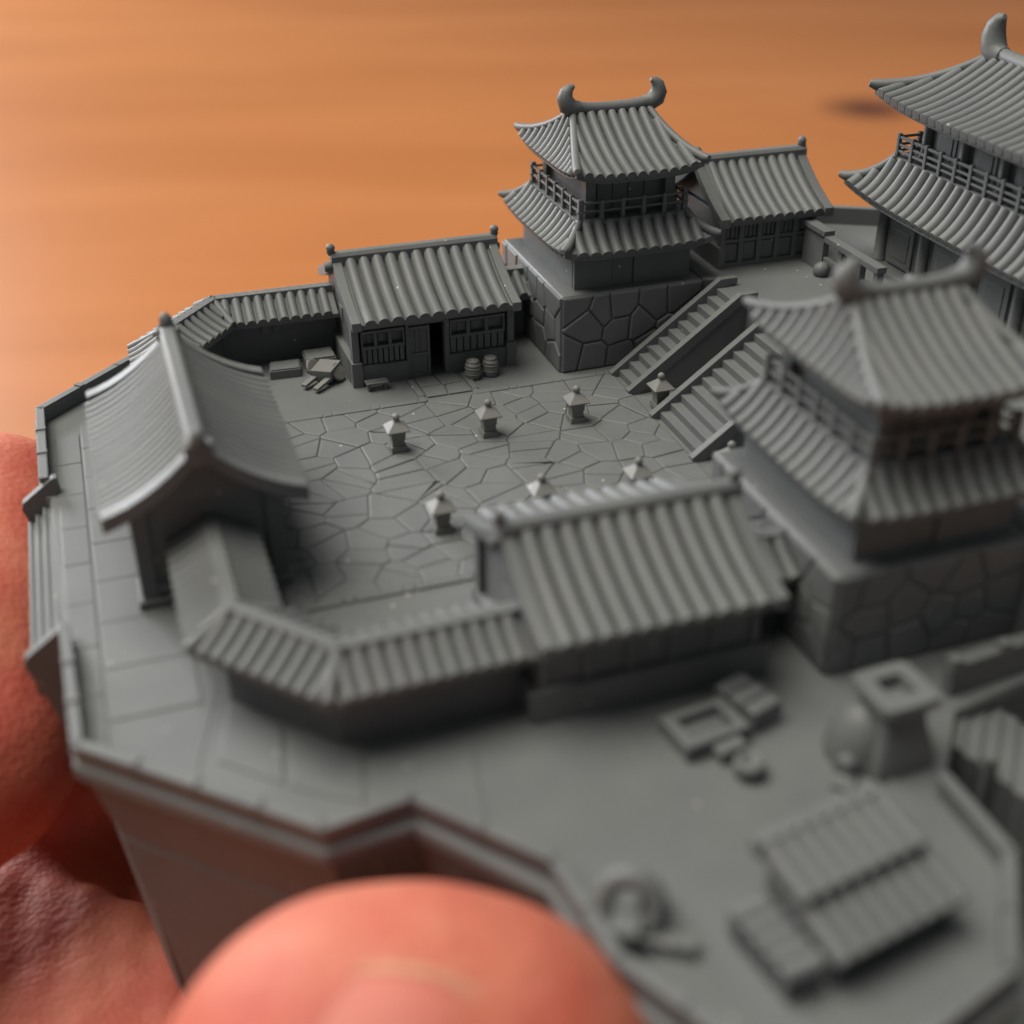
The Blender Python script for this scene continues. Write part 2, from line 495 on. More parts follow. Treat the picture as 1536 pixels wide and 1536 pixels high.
# parapet, a wall of segments with capping stones
def parapet(path, label, h=.13, w=.03, loc=None):
    t = thing('parapet', label, 'parapet', (path[0][0], path[0][1], 0), 'low parapets round the edge of the miniature')
    P3 = [(x, y, 0) for x, y in path]
    part('wall', MB().sweep(P3, [(-w, -.01), (w, -.01), (w, h), (-w, h)]), t)
    for (xa, ya), (xb, yb) in zip(path[:-1], path[1:]):
        L = math.dist((xa, ya), (xb, yb)); n = max(1, round(L/.5))
        d = V((xb-xa, yb-ya, 0))/L; la = V((-d.y, d.x, 0))
        for k in range(n):
            s0 = L*k/n + .012; s1 = L*(k+1)/n - .012
            if k == 0: s0 -= .03
            if k == n-1: s1 += .03
            c = V((xa, ya, 0)) + d*(s0+s1)/2 + V((0, 0, h+.028))
            m = MB().obox(c, d*(s1-s0)/2, la*(w+.014), V((0, 0, .03)))
            part('cap_stone', m, t)
            if k < n:
                c2 = V((xa, ya, 0)) + d*(L*(k+1)/n) + V((0, 0, h+.03))
                if k < n-1: part('cap_joint', MB().obox(c2, d*.03, la*(w+.022), V((0, 0, .042))), t)
    return t
parapet([(-2.45,3.72),(-2.66,3.50),(-3.53,2.62),(-3.52,1.0)], 'low capped parapet at the far left corner above the index finger')
parapet([(-3.41,-1.64),(-3.37,-3.17),(-1.84,-4.57),(-1.2,-4.48),(-.47,-5.34),(-.38,-6.2),(.06,-7.04),(.9,-7.28),(1.78,-7.02),(2.36,-6.24),(2.37,-5.5)],
        'long zigzag parapet along the near edge above the thumb')

# entrance steps on the left side
st = thing('entrance_steps', 'four wide outer steps with sloping cheeks at the left edge', 'steps', (-3.6, -.35, -.4))
for k in range(4):
    x1 = -3.41 - .082*k
    part('step', MB().box(x1-.082, x1+.02, -1.6, .93, -.07*k-.3, -.07*k - .05), st)
    part('nosing', MB().box(x1-.095, x1-.06, -1.6, .93, -.07*k-.08, -.07*k-.037), st)
for y0 in (.93, -1.70):
    mb = MB(); pr = [(-3.25, -1.9), (-3.40, .19), (-3.44, .19), (-3.76, -.04), (-3.78, -.11), (-3.66, -.51), (-3.54, -.95), (-3.42, -1.5)]
    mb.loft([[(x, y0, z) for x, z in pr], [(x, y0+.09, z) for x, z in pr]]); part('cheek_wall', mb, st)

# paving slabs of the outer walk
walk = MB().prism([(-3.44,-3.05),(-2.62,-3.75),(-2.30,-2.6),(-2.5,-1.4),(-2.5,2.6),(-3.40,2.6)], -.02, .004)
walk = struct('outer_walk', walk)
ys = [-3.0+.66*k for k in range(9)]
for (xa, xb) in ((-3.41, -3.165), (-3.145, -2.44), (-2.42, -2.2)):
    for k in range(9):
        y0, y1 = ys[k]+.004, ys[k]+.656
        yo = .31 if xa > -3.2 else 0
        y0 += yo - .1; y1 += yo - .1
        if xa > -2.5 and y0 > -2.9: continue
        if xa < -3.3 and (y1 > 2.75 or y0 < -3.1): continue
        if y1 > 3.1: continue
        q = [(xa, y0), (xb, y0), (xb, y1), (xa, y1)]
        if xa < -3.3 and y1 > 2.5: q = [(xa, y0), (xb, y0), (xb, y1), (xa+.1, y1)]
        part('paving_slab', MB().prism(q, 0, .016+rng.uniform(-.002, .002), .006, .011), walk)
for q in ([(-2.42,-3.5),(-2.0,-3.9),(-1.9,-3.2),(-2.25,-2.85)], [(-1.96,-3.94),(-1.5,-4.28),(-1.4,-3.75),(-1.86,-3.3)],
          [(-1.45,-4.3),(-1.15,-4.34),(-.75,-4.8),(-.62,-4.0),(-1.35,-3.8)]):
    part('paving_slab', MB().prism(q, 0, .014, .006, .009), walk)

# courtyard of irregular flagstones
court = struct('courtyard', MB().box(-1.62, 2.86, -1.80, 1.78, -.02, .005))
B = [(-1.6, -1.786), (2.84, -1.786), (2.84, 1.698), (-1.6, 1.698)]
pts = []
r2 = random.Random(21)
tries = 0
while len(pts) < 128 and tries < 6000:
    tries += 1
    q = (r2.uniform(-1.6, 2.84), r2.uniform(-1.76, 1.68))
    if all(math.hypot((q[0]-p[0])*.66, q[1]-p[1]) > .155 for p in pts): pts.append(q)
def area(pl): return abs(sum(pl[i-1][0]*pl[i][1]-pl[i][0]*pl[i-1][1] for i in range(len(pl))))/2
def shards(cells):
    """break the larger stones once along a slanting line"""
    out = []
    for c_ in cells:
        if area(c_) > .13 and r2.random() < .75:
            cx_ = sum(p[0] for p in c_)/len(c_); cy_ = sum(p[1] for p in c_)/len(c_); an = r2.uniform(.3, 2.0)
            a_, b_ = math.cos(an), math.sin(an); k_ = a_*(cx_+r2.uniform(-.06, .06)) + b_*cy_
            out += [q for q in (clip(c_, a_, b_, k_), clip(c_, -a_, -b_, -k_)) if len(q) >= 3]
        else: out.append(c_)
    return out
for cell in shards(voronoi(B, pts)):
    c2 = inset_poly(cell, .0035)
    h = .021 + r2.uniform(-.004, .004)
    part('flagstone', MB().prism(c2, 0, h, .012, h-.008), court)
B = [(.62, 1.80), (1.17, 1.80), (1.10, 2.36), (.60, 2.36)]
for cell in voronoi(B, [(.75, 1.95), (1.02, 1.92), (.74, 2.2), (.98, 2.22)]):
    part('flagstone', MB().prism(inset_poly(cell, .008), 0, .022, .007, .015), court)
x = -1.55; k = 0
while x < 2.8:
    L = .42 if k % 2 == 0 else .09
    if not (.60 < x+L/2 < 1.19):
        part('kerb_stone', MB().prism([(x, 1.70), (min(x+L, 2.84), 1.70), (min(x+L, 2.84), 1.77), (x, 1.77)], 0, .026, .008, .018), court)
    x += L + .015; k += 1
for xa in (.53, 1.17):
    for y0, y1 in ((1.72, 1.83), (1.845, 2.3)):
        part('kerb_stone', MB().prism([(xa, y0), (xa+.075, y0), (xa+.06, y1), (xa-.015, y1)], 0, .028, .008, .020), court)
x = -1.55; k = 0
while x < 2.8:
    L = .42 if k % 2 == 0 else .09
    part('kerb_stone', MB().prism([(x, -1.86), (min(x+L, 2.84), -1.86), (min(x+L, 2.84), -1.79), (x, -1.79)], 0, .026, .008, .018), court)
    x += L + .015; k += 1

# terrace
TZ = .94
mb = MB(); mb.prism([(4.22,-1.9),(4.06,-1.96),(4.06,-4.2),(8.8,-4.2),(8.8,1.2),(7.6,2.75),(5.7,3.75),(5.5,4.2),(4.06,4.2),(4.06,1.96),(4.22,1.9)], -.02, TZ, .02, TZ-.02)
struct('terrace', mb)

# stairs up to it
def stair(y0, y1, label):
    t = thing('stone_stair', label, 'stairs', (3.5, (y0+y1)/2, 0), 'stairs up to the terrace')
    n = 11; dx = 1.30/n; dz = TZ/n
    for k in range(n):
        x0 = 2.90 + dx*k
        part('step', MB().box(x0, 4.235, y0+.05, y1-.05, max(0, dz*k-.02)-(.01 if k == 0 else 0), dz*(k+1) - (.003 if k == n-1 else 0)), t)
    for ya in (y0, y1-.085):
        mb = MB(); pr = [(2.80, -.01), (2.80, .055), (2.83, .075), (4.13, TZ+.10), (4.34, TZ+.10), (4.34, TZ+.03), (4.18, TZ+.0), (4.15, TZ-.02), (2.93, -.01)]
        mb.loft([[(x, ya, z) for x, z in pr], [(x, ya+.085, z) for x, z in pr]]); part('stringer', mb, t)
        yi = ya+.012
        part('side_wall', MB().loft([[(x, y_, z) for x, z in ((2.94, -.008), (4.23, -.008), (4.23, TZ-.03), (4.15, TZ-.03))] for y_ in (yi, yi+.06)]), t)
stair(1.11, 1.70, 'narrow side flight of steps beside the far tower foundation')
stair(-.56, .55, 'wide middle flight of steps rising to the terrace')
stair(-1.73, -1.12, 'side flight of steps mostly hidden behind the near tower')

# ------------------------------------------------------------------ towers
def stone_face(parent, org, ux, uz, w, h, nrm, seed, nx, nz):
    """irregular stones on a vertical face, each its own mesh"""
    r = random.Random(seed); pts = []
    for i in range(nx):
        for j in range(nz):
            pts.append(((i+.5+(.25 if j % 2 else -.25)+r.uniform(-.3, .3))*w/nx, (j+.5+r.uniform(-.3, .3))*h/nz))
    org, ux, uz, nrm = V(org), V(ux), V(uz), V(nrm)
    for cell in voronoi([(0, 0), (w, 0), (w, h), (0, h)], pts):
        a = inset_poly(cell, .008); b = inset_poly(cell, .026)
        d = .018 + r.uniform(0, .014)
        rings = [[org + ux*x + uz*z - nrm*.02 for x, z in a], [org + ux*x + uz*z + nrm*d*.6 for x, z in a], [org + ux*x + uz*z + nrm*d for x, z in b]]
        if ux.cross(uz).dot(nrm) < 0: rings = [list(reversed(q)) for q in rings]
        part('stone', MB().loft(rings), parent)

def tower(cy, label, seed):
    cx = 3.24
    t = thing('watch_tower', label, 'tower', (cx, cy, 0), 'two-tier towers beside the stairs')
    x0, x1, y0, y1 = 2.29, 4.06, cy-1.06, cy+1.06
    f = part('foundation', MB().prism([(x0, y0), (x1, y0), (x1, y1), (x0, y1)], -.01, TZ, .02, TZ-.02), t)
    stone_face(f, (x0, y0, 0), (1, 0, 0), (0, 0, 1), x1-x0, TZ-.01, (0, -1, 0), seed, 5, 3)
    stone_face(f, (x0, y1, 0), (0, -1, 0), (0, 0, 1), y1-y0, TZ-.01, (-1, 0, 0), seed+1, 6, 3)
    stone_face(f, (x0, y1, 0), (1, 0, 0), (0, 0, 1), x1-x0, TZ-.01, (0, 1, 0), seed+2, 5, 3)
    # lower storey, with a doorway on the stair side
    bx0, bx1, by0, by1 = 2.50, 3.95, cy-.9, cy+.9
    wl = part('lower_wall', MB().box(bx0+.03, bx1-.03, by0+.03, by1-.03, TZ-.01, 1.56), t)
    for sg, yy in ((-1, by0), (1, by1)):
        ya, yb = (yy, yy+.06) if sg < 0 else (yy-.06, yy)
        for xa, xb in ((bx0, 2.96), (3.24, bx1)):
            part('wall_panel', MB().box(xa, xb, ya, yb, TZ-.005, 1.55), wl)
        part('lintel', MB().box(2.96, 3.24, ya+.004, yb, TZ+.44, 1.55), wl)
        part('door_leaf', MB().box(2.97, 3.23, ya+.02 if sg < 0 else yb-.035, ya+.035 if sg < 0 else yb-.02, TZ-.004, TZ+.43), wl)
    part('wall_panel', MB().box(bx0-.004, bx0+.05, by0+.06, by1-.06, TZ-.005, 1.55), wl)
    part('wall_panel', MB().box(bx1-.05, bx1+.004, by0+.06, by1-.06, TZ-.005, 1.55), wl)
    hip_roof(t, 'lower_roof', (cx, cy), (.93, 1.09), (.66, .80), 1.41, 1.69, .07, .145, .062, hip_r=.046, curve=.6)
    # balcony floor and railing
    rx, ry = .645, .80
    part('balcony_floor', MB().box(cx-rx-.03, cx+rx+.03, cy-ry-.03, cy+ry+.03, 1.64, 1.715), t)
    rail = part('railing', MB().box(cx-rx, cx+rx, cy-ry-.012, cy-ry+.012, 1.905, 1.93), t)
    def bar(a, b, z, hh): part('rail', MB().obox(((a[0]+b[0])/2, (a[1]+b[1])/2, z), ((b[0]-a[0])/2+.04 if b[0] != a[0] else .014, 0, 0), (0, (b[1]-a[1])/2+.04 if b[1] != a[1] else .014, 0), (0, 0, hh)), rail)
    for z in (1.82,):
        for sg in (-1, 1):
            bar((cx-rx, cy+sg*ry), (cx+rx, cy+sg*ry), z, .011); bar((cx+sg*rx, cy-ry), (cx+sg*rx, cy+ry), z, .011)
    bar((cx-rx, cy+ry), (cx+rx, cy+ry), 1.918, .012)
    for sg in (-1, 1): bar((cx+sg*rx, cy-ry), (cx+sg*rx, cy+ry), 1.918, .0125)
    def post(x, y, big=False):
        w = .028 if big else .023
        part('post', MB().box(x-w, x+w, y-w, y+w, 1.71, 1.965 if big else 1.945), rail)
    for k in range(6):
        for sg in (-1, 1): post(cx-rx+2*rx*k/5, cy+sg*ry, k in (0, 5))
    for k in range(1, 6):
        for sg in (-1, 1): post(cx+sg*rx, cy-ry+2*ry*k/6)
    # upper storey
    ux, uy = .49, .66
    up = part('upper_wall', MB().box(cx-ux+.04, cx+ux-.04, cy-uy+.04, cy+uy-.04, 1.70, 2.36), t)
    for sx in (-1, 1):
        for sy in (-1, 1):
            part('corner_post', MB().box(cx+sx*ux-.06, cx+sx*ux+.06, cy+sy*uy-.06, cy+sy*uy+.06, 1.70, 2.35), up)
    for sy in (-1, 1):
        part('wall_panel', MB().box(cx-ux+.05, cx+ux-.05, min(cy+sy*uy, cy+sy*(uy-.05)), max(cy+sy*uy, cy+sy*(uy-.05)), 2.16, 2.34), up)
        for k in range(4):
            xx = cx-ux+.2+k*(2*ux-.4)/3
            part('shutter', MB().box(xx-.09, xx+.09, min(cy+sy*(uy-.02), cy+sy*(uy-.05)), max(cy+sy*(uy-.02), cy+sy*(uy-.05)), 1.75, 2.15), up)
    for sx in (-1, 1):
        part('wall_panel', MB().box(min(cx+sx*ux, cx+sx*(ux-.05)), max(cx+sx*ux, cx+sx*(ux-.05)), cy-uy+.05, cy+uy-.05, 1.70, 2.34), up)
    rf = hip_roof(t, 'upper_roof', (cx+.005, cy), (.77, .98), (.47, .05), 2.24, 2.70, .09, .128, .056, hip_r=.046, curve=.5)
    horned_ridge(t, 'ridge_beam', 'x', cx-.53, cx+.60, cy, 2.745, .074, .25, .10)
    return t
tower(3.0, 'sharp grey two-tier tower on a stone foundation beside the far stairs', 5)
tower(-3.0, 'blurred two-tier tower on a stone foundation nearest the camera', 11)

# ------------------------------------------------------------------ houses along the courtyard
def house(sg, label, seed):
    """sg=+1: far side, its shop front looks at the courtyard; -1: mirrored near house"""
    yr = 3.11*sg
    def Y(y): return y*sg
    def bx(x0, x1, ya, yb, z0, z1):
        a, b = sorted((Y(ya), Y(yb))); return MB().box(x0, x1, a, b, z0, z1)
    t = thing('store_house', label, 'house', (.87, yr, 0), 'tiled houses facing each other across the courtyard')
    x0, x1 = -.04, 1.80
    w = part('wall', bx(x0, .57, 2.46, 2.50, -.005, .86), t)
    part('wall_panel', bx(1.02, x1, 2.46, 2.50, -.005, .86), w)
    part('wall_panel', bx(.57, 1.02, 2.42, 2.46, .66, .86), w)
    part('wall_panel', bx(x0, x1, 3.74, 3.80, -.005, .86), w)
    part('wall_panel', bx(.55, .58, 2.46, 3.0, -.005, .86), w)
    for xa in (x0, x1-.06):
        mb = MB(); ring = [(Y(2.46), -.005), (Y(3.74), -.005), (Y(3.74), .86), (yr, 1.26), (Y(2.46), .86)]
        if sg < 0: ring = list(reversed(ring))
        mb.loft([[(xa, y, z) for y, z in ring], [(xa+.06, y, z) for y, z in ring]]); part('gable_wall', mb, w)
    part('gable_window', MB().box(x0-.012, x0+.02, yr-.09, yr+.09, .55, .72), w)
    # plinths and corner posts
    for xa, xb in ((x0-.06, .55), (1.06, x1+.05)):
        part('plinth', bx(xa, xb, 2.36, 2.47, -.01, .24), t)
    for xa, xb in ((x0-.07, x0+.05), (x1-.05, x1+.07)):
        part('plinth', bx(xa, xb, 2.33, 2.50, -.008, .30), t)
        part('corner_post', bx(xa+.02, xb-.02, 2.355, 2.48, .30, .88), t)
    part('plinth', bx(x0-.075, x0+.02, 2.50, 3.86, -.006, .30), t)
    part('plinth', bx(x1-.02, x1+.075, 2.50, 3.86, -.006, .30), t)
    part('plinth', bx(x0-.07, x1+.07, 3.78, 3.88, -.004, .30), t)
    # window bays left and right of the door
    for xa, xb in ((.02, .53), (1.07, 1.74)):
        part('sill_rail', bx(xa, xb, 2.365, 2.43, .44, .475), t)
        part('head_rail', bx(xa, xb, 2.365, 2.43, .63, .665), t)
        n = 8
        for k in range(n):
            a = xa + (xb-xa)*k/n; b = xa + (xb-xa)*(k+1)/n
            part('slat', bx(a+.008, b-.008, 2.39, 2.43, .25, .43), t)
            part('slat', bx(a+.008, b-.008, 2.385, 2.43, .675, .85), t)
        wn = part('window', bx(xa, xb, 2.44, 2.458, .48, .625), t)
        for k in range(4):
            a = xa + (xb-xa)*(k+.5)/4
            if k < 3: part('pane', bx(a+(xb-xa)*.03, a+(xb-xa)*.20, 2.425, 2.445, .50, .60), wn)
        for k in range(4):
            a = xa + (xb-xa)*k/3.0
            part('mullion', bx(max(xa, a-.02), min(xb, a+.02), 2.37, 2.45, .475, .63), wn)
    # doorway
    dr = part('door', bx(.575, .83, 2.40, 2.425, 0.0, .64), t)
    for xa, xb, za, zb in ((.575, .605, 0, .64), (.80, .83, 0, .64), (.605, .80, .60, .64), (.605, .80, 0, .04), (.605, .80, .27, .31)):
        part('door_frame', bx(xa, xb, 2.38, 2.41, za+.001, zb-.001), dr)
    for k in (1, 2): part('door_bar', bx(.605+.195*k/3-.012, .605+.195*k/3+.012, 2.385, 2.405, .315, .595), dr)
    part('door_post', bx(1.0, 1.06, 2.36, 2.47, -.006, .86), t)
    part('door_post', bx(.545, .575, 2.365, 2.47, -.006, .86), t)
    part('lintel', bx(.55, 1.06, 2.375, 2.47, .66, .86), t)
    # outer long wall: framed panels
    for k in range(6):
        a = x0+.04 + (x1-x0-.08)*k/5
        part('wall_post', bx(a-.03, a+.03, 3.79, 3.83, .29, .86), t)
    part('wall_rail', bx(x0, x1, 3.79, 3.82, .56, .60), t)
    for k in (0, 3):
        for q in range(3):
            a = x0 + .16 + (x1-x0)*k/5 + q*.10
            part('window_bar', bx(a-.018, a+.018, 3.785, 3.815, .60, .76), t)
    gable_roof(t, 'roof', 'x', -.11, 1.87, yr, .95, .835, 1.27, 11, .073, verge=.10, curve=.48, ridge=(.075, .10))
    for xa in (-.13, 1.84):
        part('ridge_finial', MB().lathe((xa+.02, yr, 1.34), [(.03, 0), (.05, .03), (.045, .06), (.055, .085), (.04, .12), (.005, .135)], 12), t)
        part('gable_boss', MB().tube([(xa-(.07 if xa < 0 else -.07), yr+.0, 1.2), (xa+.03, yr, 1.21)], .055, 10), t)
    return t
house(1, 'sharp tiled store house with a half open door and barrels in front', 1)
house(-1, 'blurred tiled house at the near side of the courtyard, back to camera', 2)

# ------------------------------------------------------------------ tiled courtyard walls
def tiled_wall(path, label, hb=.36, ze=.60, zr=.80, wt=.11):
    t = thing('tiled_wall', label, 'wall', (path[0][0], path[0][1], 0), 'tile-capped walls round the courtyard')
    P = [V((x, y, 0)) for x, y in path]; n = len(P)
    dirs = [(P[i+1]-P[i]).normalized() for i in range(n-1)]
    for i in range(n-1):
        d = dirs[i]; la = V((-d.y, d.x, 0)); L = (P[i+1]-P[i]).length
        def mit(j, k):     # tan of half the turn at a joint, signed towards la
            a, b = dirs[j], dirs[k]; ang = math.atan2(a.x*b.y-a.y*b.x, a.dot(b)); return math.tan(ang/2)
        m0 = mit(i-1, i) if i > 0 else 0.0
        m1 = mit(i, i+1) if i < n-2 else 0.0
        def amin(off): return off*m0
        def amax(off): return L - off*m1
        def Q(a, off, z): return P[i] + d*a + la*off + V((0, 0, z))
        mb = MB(); ring0 = [Q(amin(-wt), -wt, -.01), Q(amin(wt), wt, -.01), Q(amin(wt), wt, zr-.1), Q(amin(-wt), -wt, zr-.1)]
        ring1 = [Q(amax(-wt), -wt, -.01), Q(amax(wt), wt, -.01), Q(amax(wt), wt, zr-.1), Q(amax(-wt), -wt, zr-.1)]
        part('wall_section', mb.loft([list(reversed(ring0)), list(reversed(ring1))]), t)
        sheet = MB(); NT = 5
        for sg in (-1, 1):
            r0, r1 = [], []
            for j in range(NT+1):
                tt = j/NT; off = sg*hb*(1-tt); z = ze + (zr-ze)*prof(tt, .75)
                r0.append(Q(amin(off), off, z)); r1.append(Q(amax(off), off, z))
            for j in reversed(range(NT+1)):
                tt = j/NT; off = sg*hb*(1-tt); z = ze + (zr-ze)*prof(tt, .75) - .05
                r0.append(Q(amin(off), off, z)); r1.append(Q(amax(off), off, z))
            if sg > 0: r0.reverse(); r1.reverse()
            sheet.loft([r0, r1])
        roof = part('wall_roof', sheet, t)
        sp = .128
        for sg in (-1, 1):
            lo = min(amin(sg*hb), 0); hi = max(amax(sg*hb), L)
            k0 = math.ceil((lo+.05)/sp); k1 = math.floor((hi-.05)/sp)
            for k in range(k0, k1+1):
                a = k*sp
                ts = [q/20 for q in range(21) if amin(sg*hb*(1-q/20))+.02 <= a <= amax(sg*hb*(1-q/20))-.02]
                if len(ts) < 5: continue
                ta, tb_ = ts[0], ts[-1]; pts = []
                for q in range(6):
                    tt = ta + (tb_-ta)*q/5; tt2 = tt if (q or ta > .01) else -.04
                    pts.append(Q(a, sg*hb*(1-tt2), ze + (zr-ze)*prof(max(0, tt), .75)))
                part('tile_row', half_roll(MB(), pts, d, .055), roof)
        mb = MB(); rw = .06
        rp = [(-rw, -.04), (rw, -.04), (rw, .045), (-rw, .045)]
        r0 = [Q(amin(l), l, zr+h) for l, h in rp]; r1 = [Q(amax(l), l, zr+h) for l, h in rp]
        part('ridge_cap', mb.loft([list(reversed(r0)), list(reversed(r1))]), roof)
    for i in range(1, n-1):
        a, b = dirs[i-1], dirs[i]; cr = a.x*b.y-a.y*b.x
        bis = (b - a).normalized()
        if cr: 
            k = 1/math.cos(math.atan2(cr, a.dot(b))/2)
            for sg in (1, -1):
                e = P[i] + bis*sg*hb*k*1.01
                part('mitre_tile', MB().tube([e+V((0,0,ze+.02)), P[i]+bis*sg*hb*k*.5+V((0,0,ze+(zr-ze)*prof(.5,.75)+.03)), P[i]+V((0,0,zr+.02))], .05, 8), t)
    return t
tiled_wall([(-.06, 3.52), (-1.47, 3.54), (-2.12, 2.76), (-2.12, .62)], 'sharp bent tile-capped wall behind the handcart, left of the store house')
tiled_wall([(-2.12, -1.30), (-2.12, -2.76), (-1.47, -3.50), (-.06, -3.46)], 'blurred bent tile-capped wall in front, between gatehouse and near house')
tiled_wall([(2.30, 3.30), (1.84, 3.30)], 'short tile-capped wall between store house and far tower')
tiled_wall([(1.84, -3.20), (2.30, -3.20)], 'short tile-capped wall between near house and near tower', ze=.62, zr=.82)

# ------------------------------------------------------------------ gatehouse
g = thing('gate_house', 'gatehouse under a big sweeping gable roof at the left of the courtyard', 'gatehouse', (-2.13, -.38, 0))
for y0, y1 in ((-1.40, -.98), (.24, .64)):
    pl = part('plinth', MB().prism([(-2.80, y0), (-1.48, y0), (-1.48, y1), (-2.80, y1)], -.01, .10, .015, .085), g)
    part('pier', MB().box(-2.70, -1.56, y0+.06, y1-.06, .09, 1.14), g)
    part('post', MB().box(-2.76, -2.62, y0+.03, y0+.17, .10, 1.10), g)
    part('post', MB().box(-1.64, -1.50, y0+.03, y0+.17, .10, 1.10), g)
    part('post', MB().box(-2.76, -2.62, y1-.17, y1-.03, .10, 1.10), g)
    part('post', MB().box(-1.64, -1.50, y1-.17, y1-.03, .10, 1.10), g)
    part('panel_rail', MB().box(-2.68, -1.58, y0+.035, y0+.07, .14, .24), g)
part('beam', MB().box(-2.72, -1.54, -1.36, .60, .95, 1.12), g)
mb = MB(); ring = [(-2.78, 1.0), (-1.48, 1.0), (-2.13, 1.54)]
part('gable_wall', mb.loft([[(x, -1.38, z) for x, z in ring], [(x, -1.28, z) for x, z in ring]]), g)
part('gable_wall', MB().loft([[(x, .52, z) for x, z in ring], [(x, .62, z) for x, z in ring]]), g)
part('door', MB().box(-2.2, -2.12, -.98, -.37, .05, .95), g)
part('door', MB().box(-2.2, -2.12, -.36, .24, .05, .95), g)
gr = gable_roof(g, 'roof', 'y', -1.62, .86, -2.13, .82, .99, 1.56, 19, .056, thick=.07, verge=.13, curve=.45, ridge=(.085, .10), flare=.05, verge_h=.055)
for ya in (-1.66, .86):
    part('ridge_finial', MB().lathe((-2.13, ya+.02, 1.62), [(.05, 0), (.075, .03), (.06, .07), (.065, .1), (.03, .15), (.005, .16)], 12), g)
for ya in (-1.60, .84):
    part('ridge_end', MB().box(-2.24, -2.02, ya-.06, ya+.06, 1.46, 1.64), g)

# ------------------------------------------------------------------ back house on the terrace
b = thing('terrace_house', 'tiled house on the terrace right behind the far tower', 'house', (5.02, 2.9, TZ))
x0, x1 = 4.42, 5.62
w = part('wall', MB().box(x0+.03, x1-.03, 2.23, 3.55, TZ-.01, 1.54), b)
part('sill_rail', MB().box(x0, x1, 2.185, 2.24, TZ-.005, TZ+.05), b)
part('sill_rail', MB().box(x0, x1, 2.19, 2.24, 1.24, 1.28), b)
part('sill_rail', MB().box(x0, x1, 2.19, 2.24, 1.50, 1.56), b)
for k in range(6):
    a = x0 + (x1-x0)*k/5
    part('post', MB().box(a-.03, a+.03, 2.18, 2.26, TZ-.008, 1.56), b)
for k in range(5):
    a = x0 + (x1-x0)*(k+.5)/5
    part('lower_panel', MB().box(a-.08, a+.08, 2.205, 2.235, TZ+.07, 1.22), b)
    for q in range(3): part('lattice_bar', MB().box(a-.07+.06*q, a-.045+.06*q, 2.205, 2.235, 1.29, 1.49), b)
mb = MB(); ring = [(2.25, 1.6), (3.55, 1.6), (2.9, 2.08)]
for xa in (x0, x1-.06): part('gable_wall', MB().loft([[(xa, y, z) for y, z in ring], [(xa+.06, y, z) for y, z in ring]]), b)
part('plinth', MB().box(x0-.06, x0+.03, 2.16, 3.66, TZ-.006, 1.2), b)
gable_roof(b, 'roof', 'x', 4.32, 5.80, 2.9, .82, 1.54, 2.02, 9, .064, verge=.11, curve=.6, ridge=(.075, .09))
for xa in (4.36, 5.77):
    part('ridge_finial', MB().lathe((xa, 2.9, 2.08), [(.03, 0), (.055, .03), (.05, .07), (.055, .09), (.03, .13), (.005, .14)], 12), b)

# ------------------------------------------------------------------ main keep
kp = thing('main_keep', 'tall two-storey main hall with upturned tiled roofs at the right', 'castle keep', (7.05, 0, TZ))
kx0, kx1, ky = 6.19, 7.95, 1.73
part('stone_step', MB().box(kx0-.12, kx1+.12, -ky-.12, ky+.12, TZ-.01, TZ+.07), kp)
w = part('lower_wall', MB().box(kx0+.1, kx1-.1, -ky+.1, ky-.1, TZ+.05, 2.0), kp)
def storey(parent, x0, x1, hy, z0, z1, nb):
    for k in range(nb+1):
        y = -hy + 2*hy*k/nb
        for xx, s in ((x0, 1), (x1, -1)):
            part('column', MB().lathe((xx+s*.07, y*(1-.03), z0), [(.095, 0), (.095, .05), (.07, .07), (.066, (z1-z0)*.8), (.085, (z1-z0)*.84), (.085, z1-z0)], 12), parent)
            if k < nb:
                ym = y + hy/nb
                part('wall_panel', MB().box(min(xx+s*.07, xx+s*.12), max(xx+s*.07, xx+s*.12), ym-hy/nb*.55, ym+hy/nb*.55, z0+.04, z0+(z1-z0)*.62), parent)
                part('panel_head', MB().box(min(xx+s*.05, xx+s*.12), max(xx+s*.05, xx+s*.12), ym-hy/nb, ym+hy/nb, z0+(z1-z0)*.74, z1), parent)
                part('panel_relief', MB().box(min(xx+s*.062, xx+s*.09), max(xx+s*.062, xx+s*.09), ym-hy/nb*.36, ym+hy/nb*.36, z0+(z1-z0)*.14, z0+(z1-z0)*.50), parent)
                part('bracket_boss', MB().lathe((xx+s*.03, y*(1-.03), z1-.09), [(.01, -.05), (.045, -.03), (.05, 0), (.045, .03), (.01, .05)], 10), parent)
    for sy in (-1, 1):
        for k in range(1, 3):
            xx = x0 + (x1-x0)*k/3
            part('column', MB().lathe((xx, sy*(hy-.07), z0), [(.08, 0), (.06, .06), (.06, z1-z0)], 10), parent)
storey(w, kx0, kx1, ky, TZ+.06, 1.93, 4)
kcx = (kx0+kx1)/2
hip_roof(kp, 'lower_roof', (kcx, 0), (1.15, 2.10), (.80, 1.62), 1.80, 2.24, .11, .155, .067, hip_r=.052, curve=.5)
part('balcony_floor', MB().box(kcx-.83, kcx+.83, -1.65, 1.65, 2.16, 2.26), kp)
rail = part('railing', MB().box(kcx-.82, kcx-.79, -1.62, 1.62, 2.47, 2.50), kp)
for xx in (kcx-.805, kcx+.805):
    for z in (2.33, 2.40): part('rail', MB().box(xx-.014, xx+.014, -1.64, 1.64, z-.012, z+.012), rail)
    for k in range(13): 
        y = -1.62+3.24*k/12; part('post', MB().box(xx-.022, xx+.022, y-.022, y+.022, 2.25, 2.52), rail)
part('rail', MB().box(kcx+.79, kcx+.82, -1.62, 1.62, 2.47, 2.50), rail)
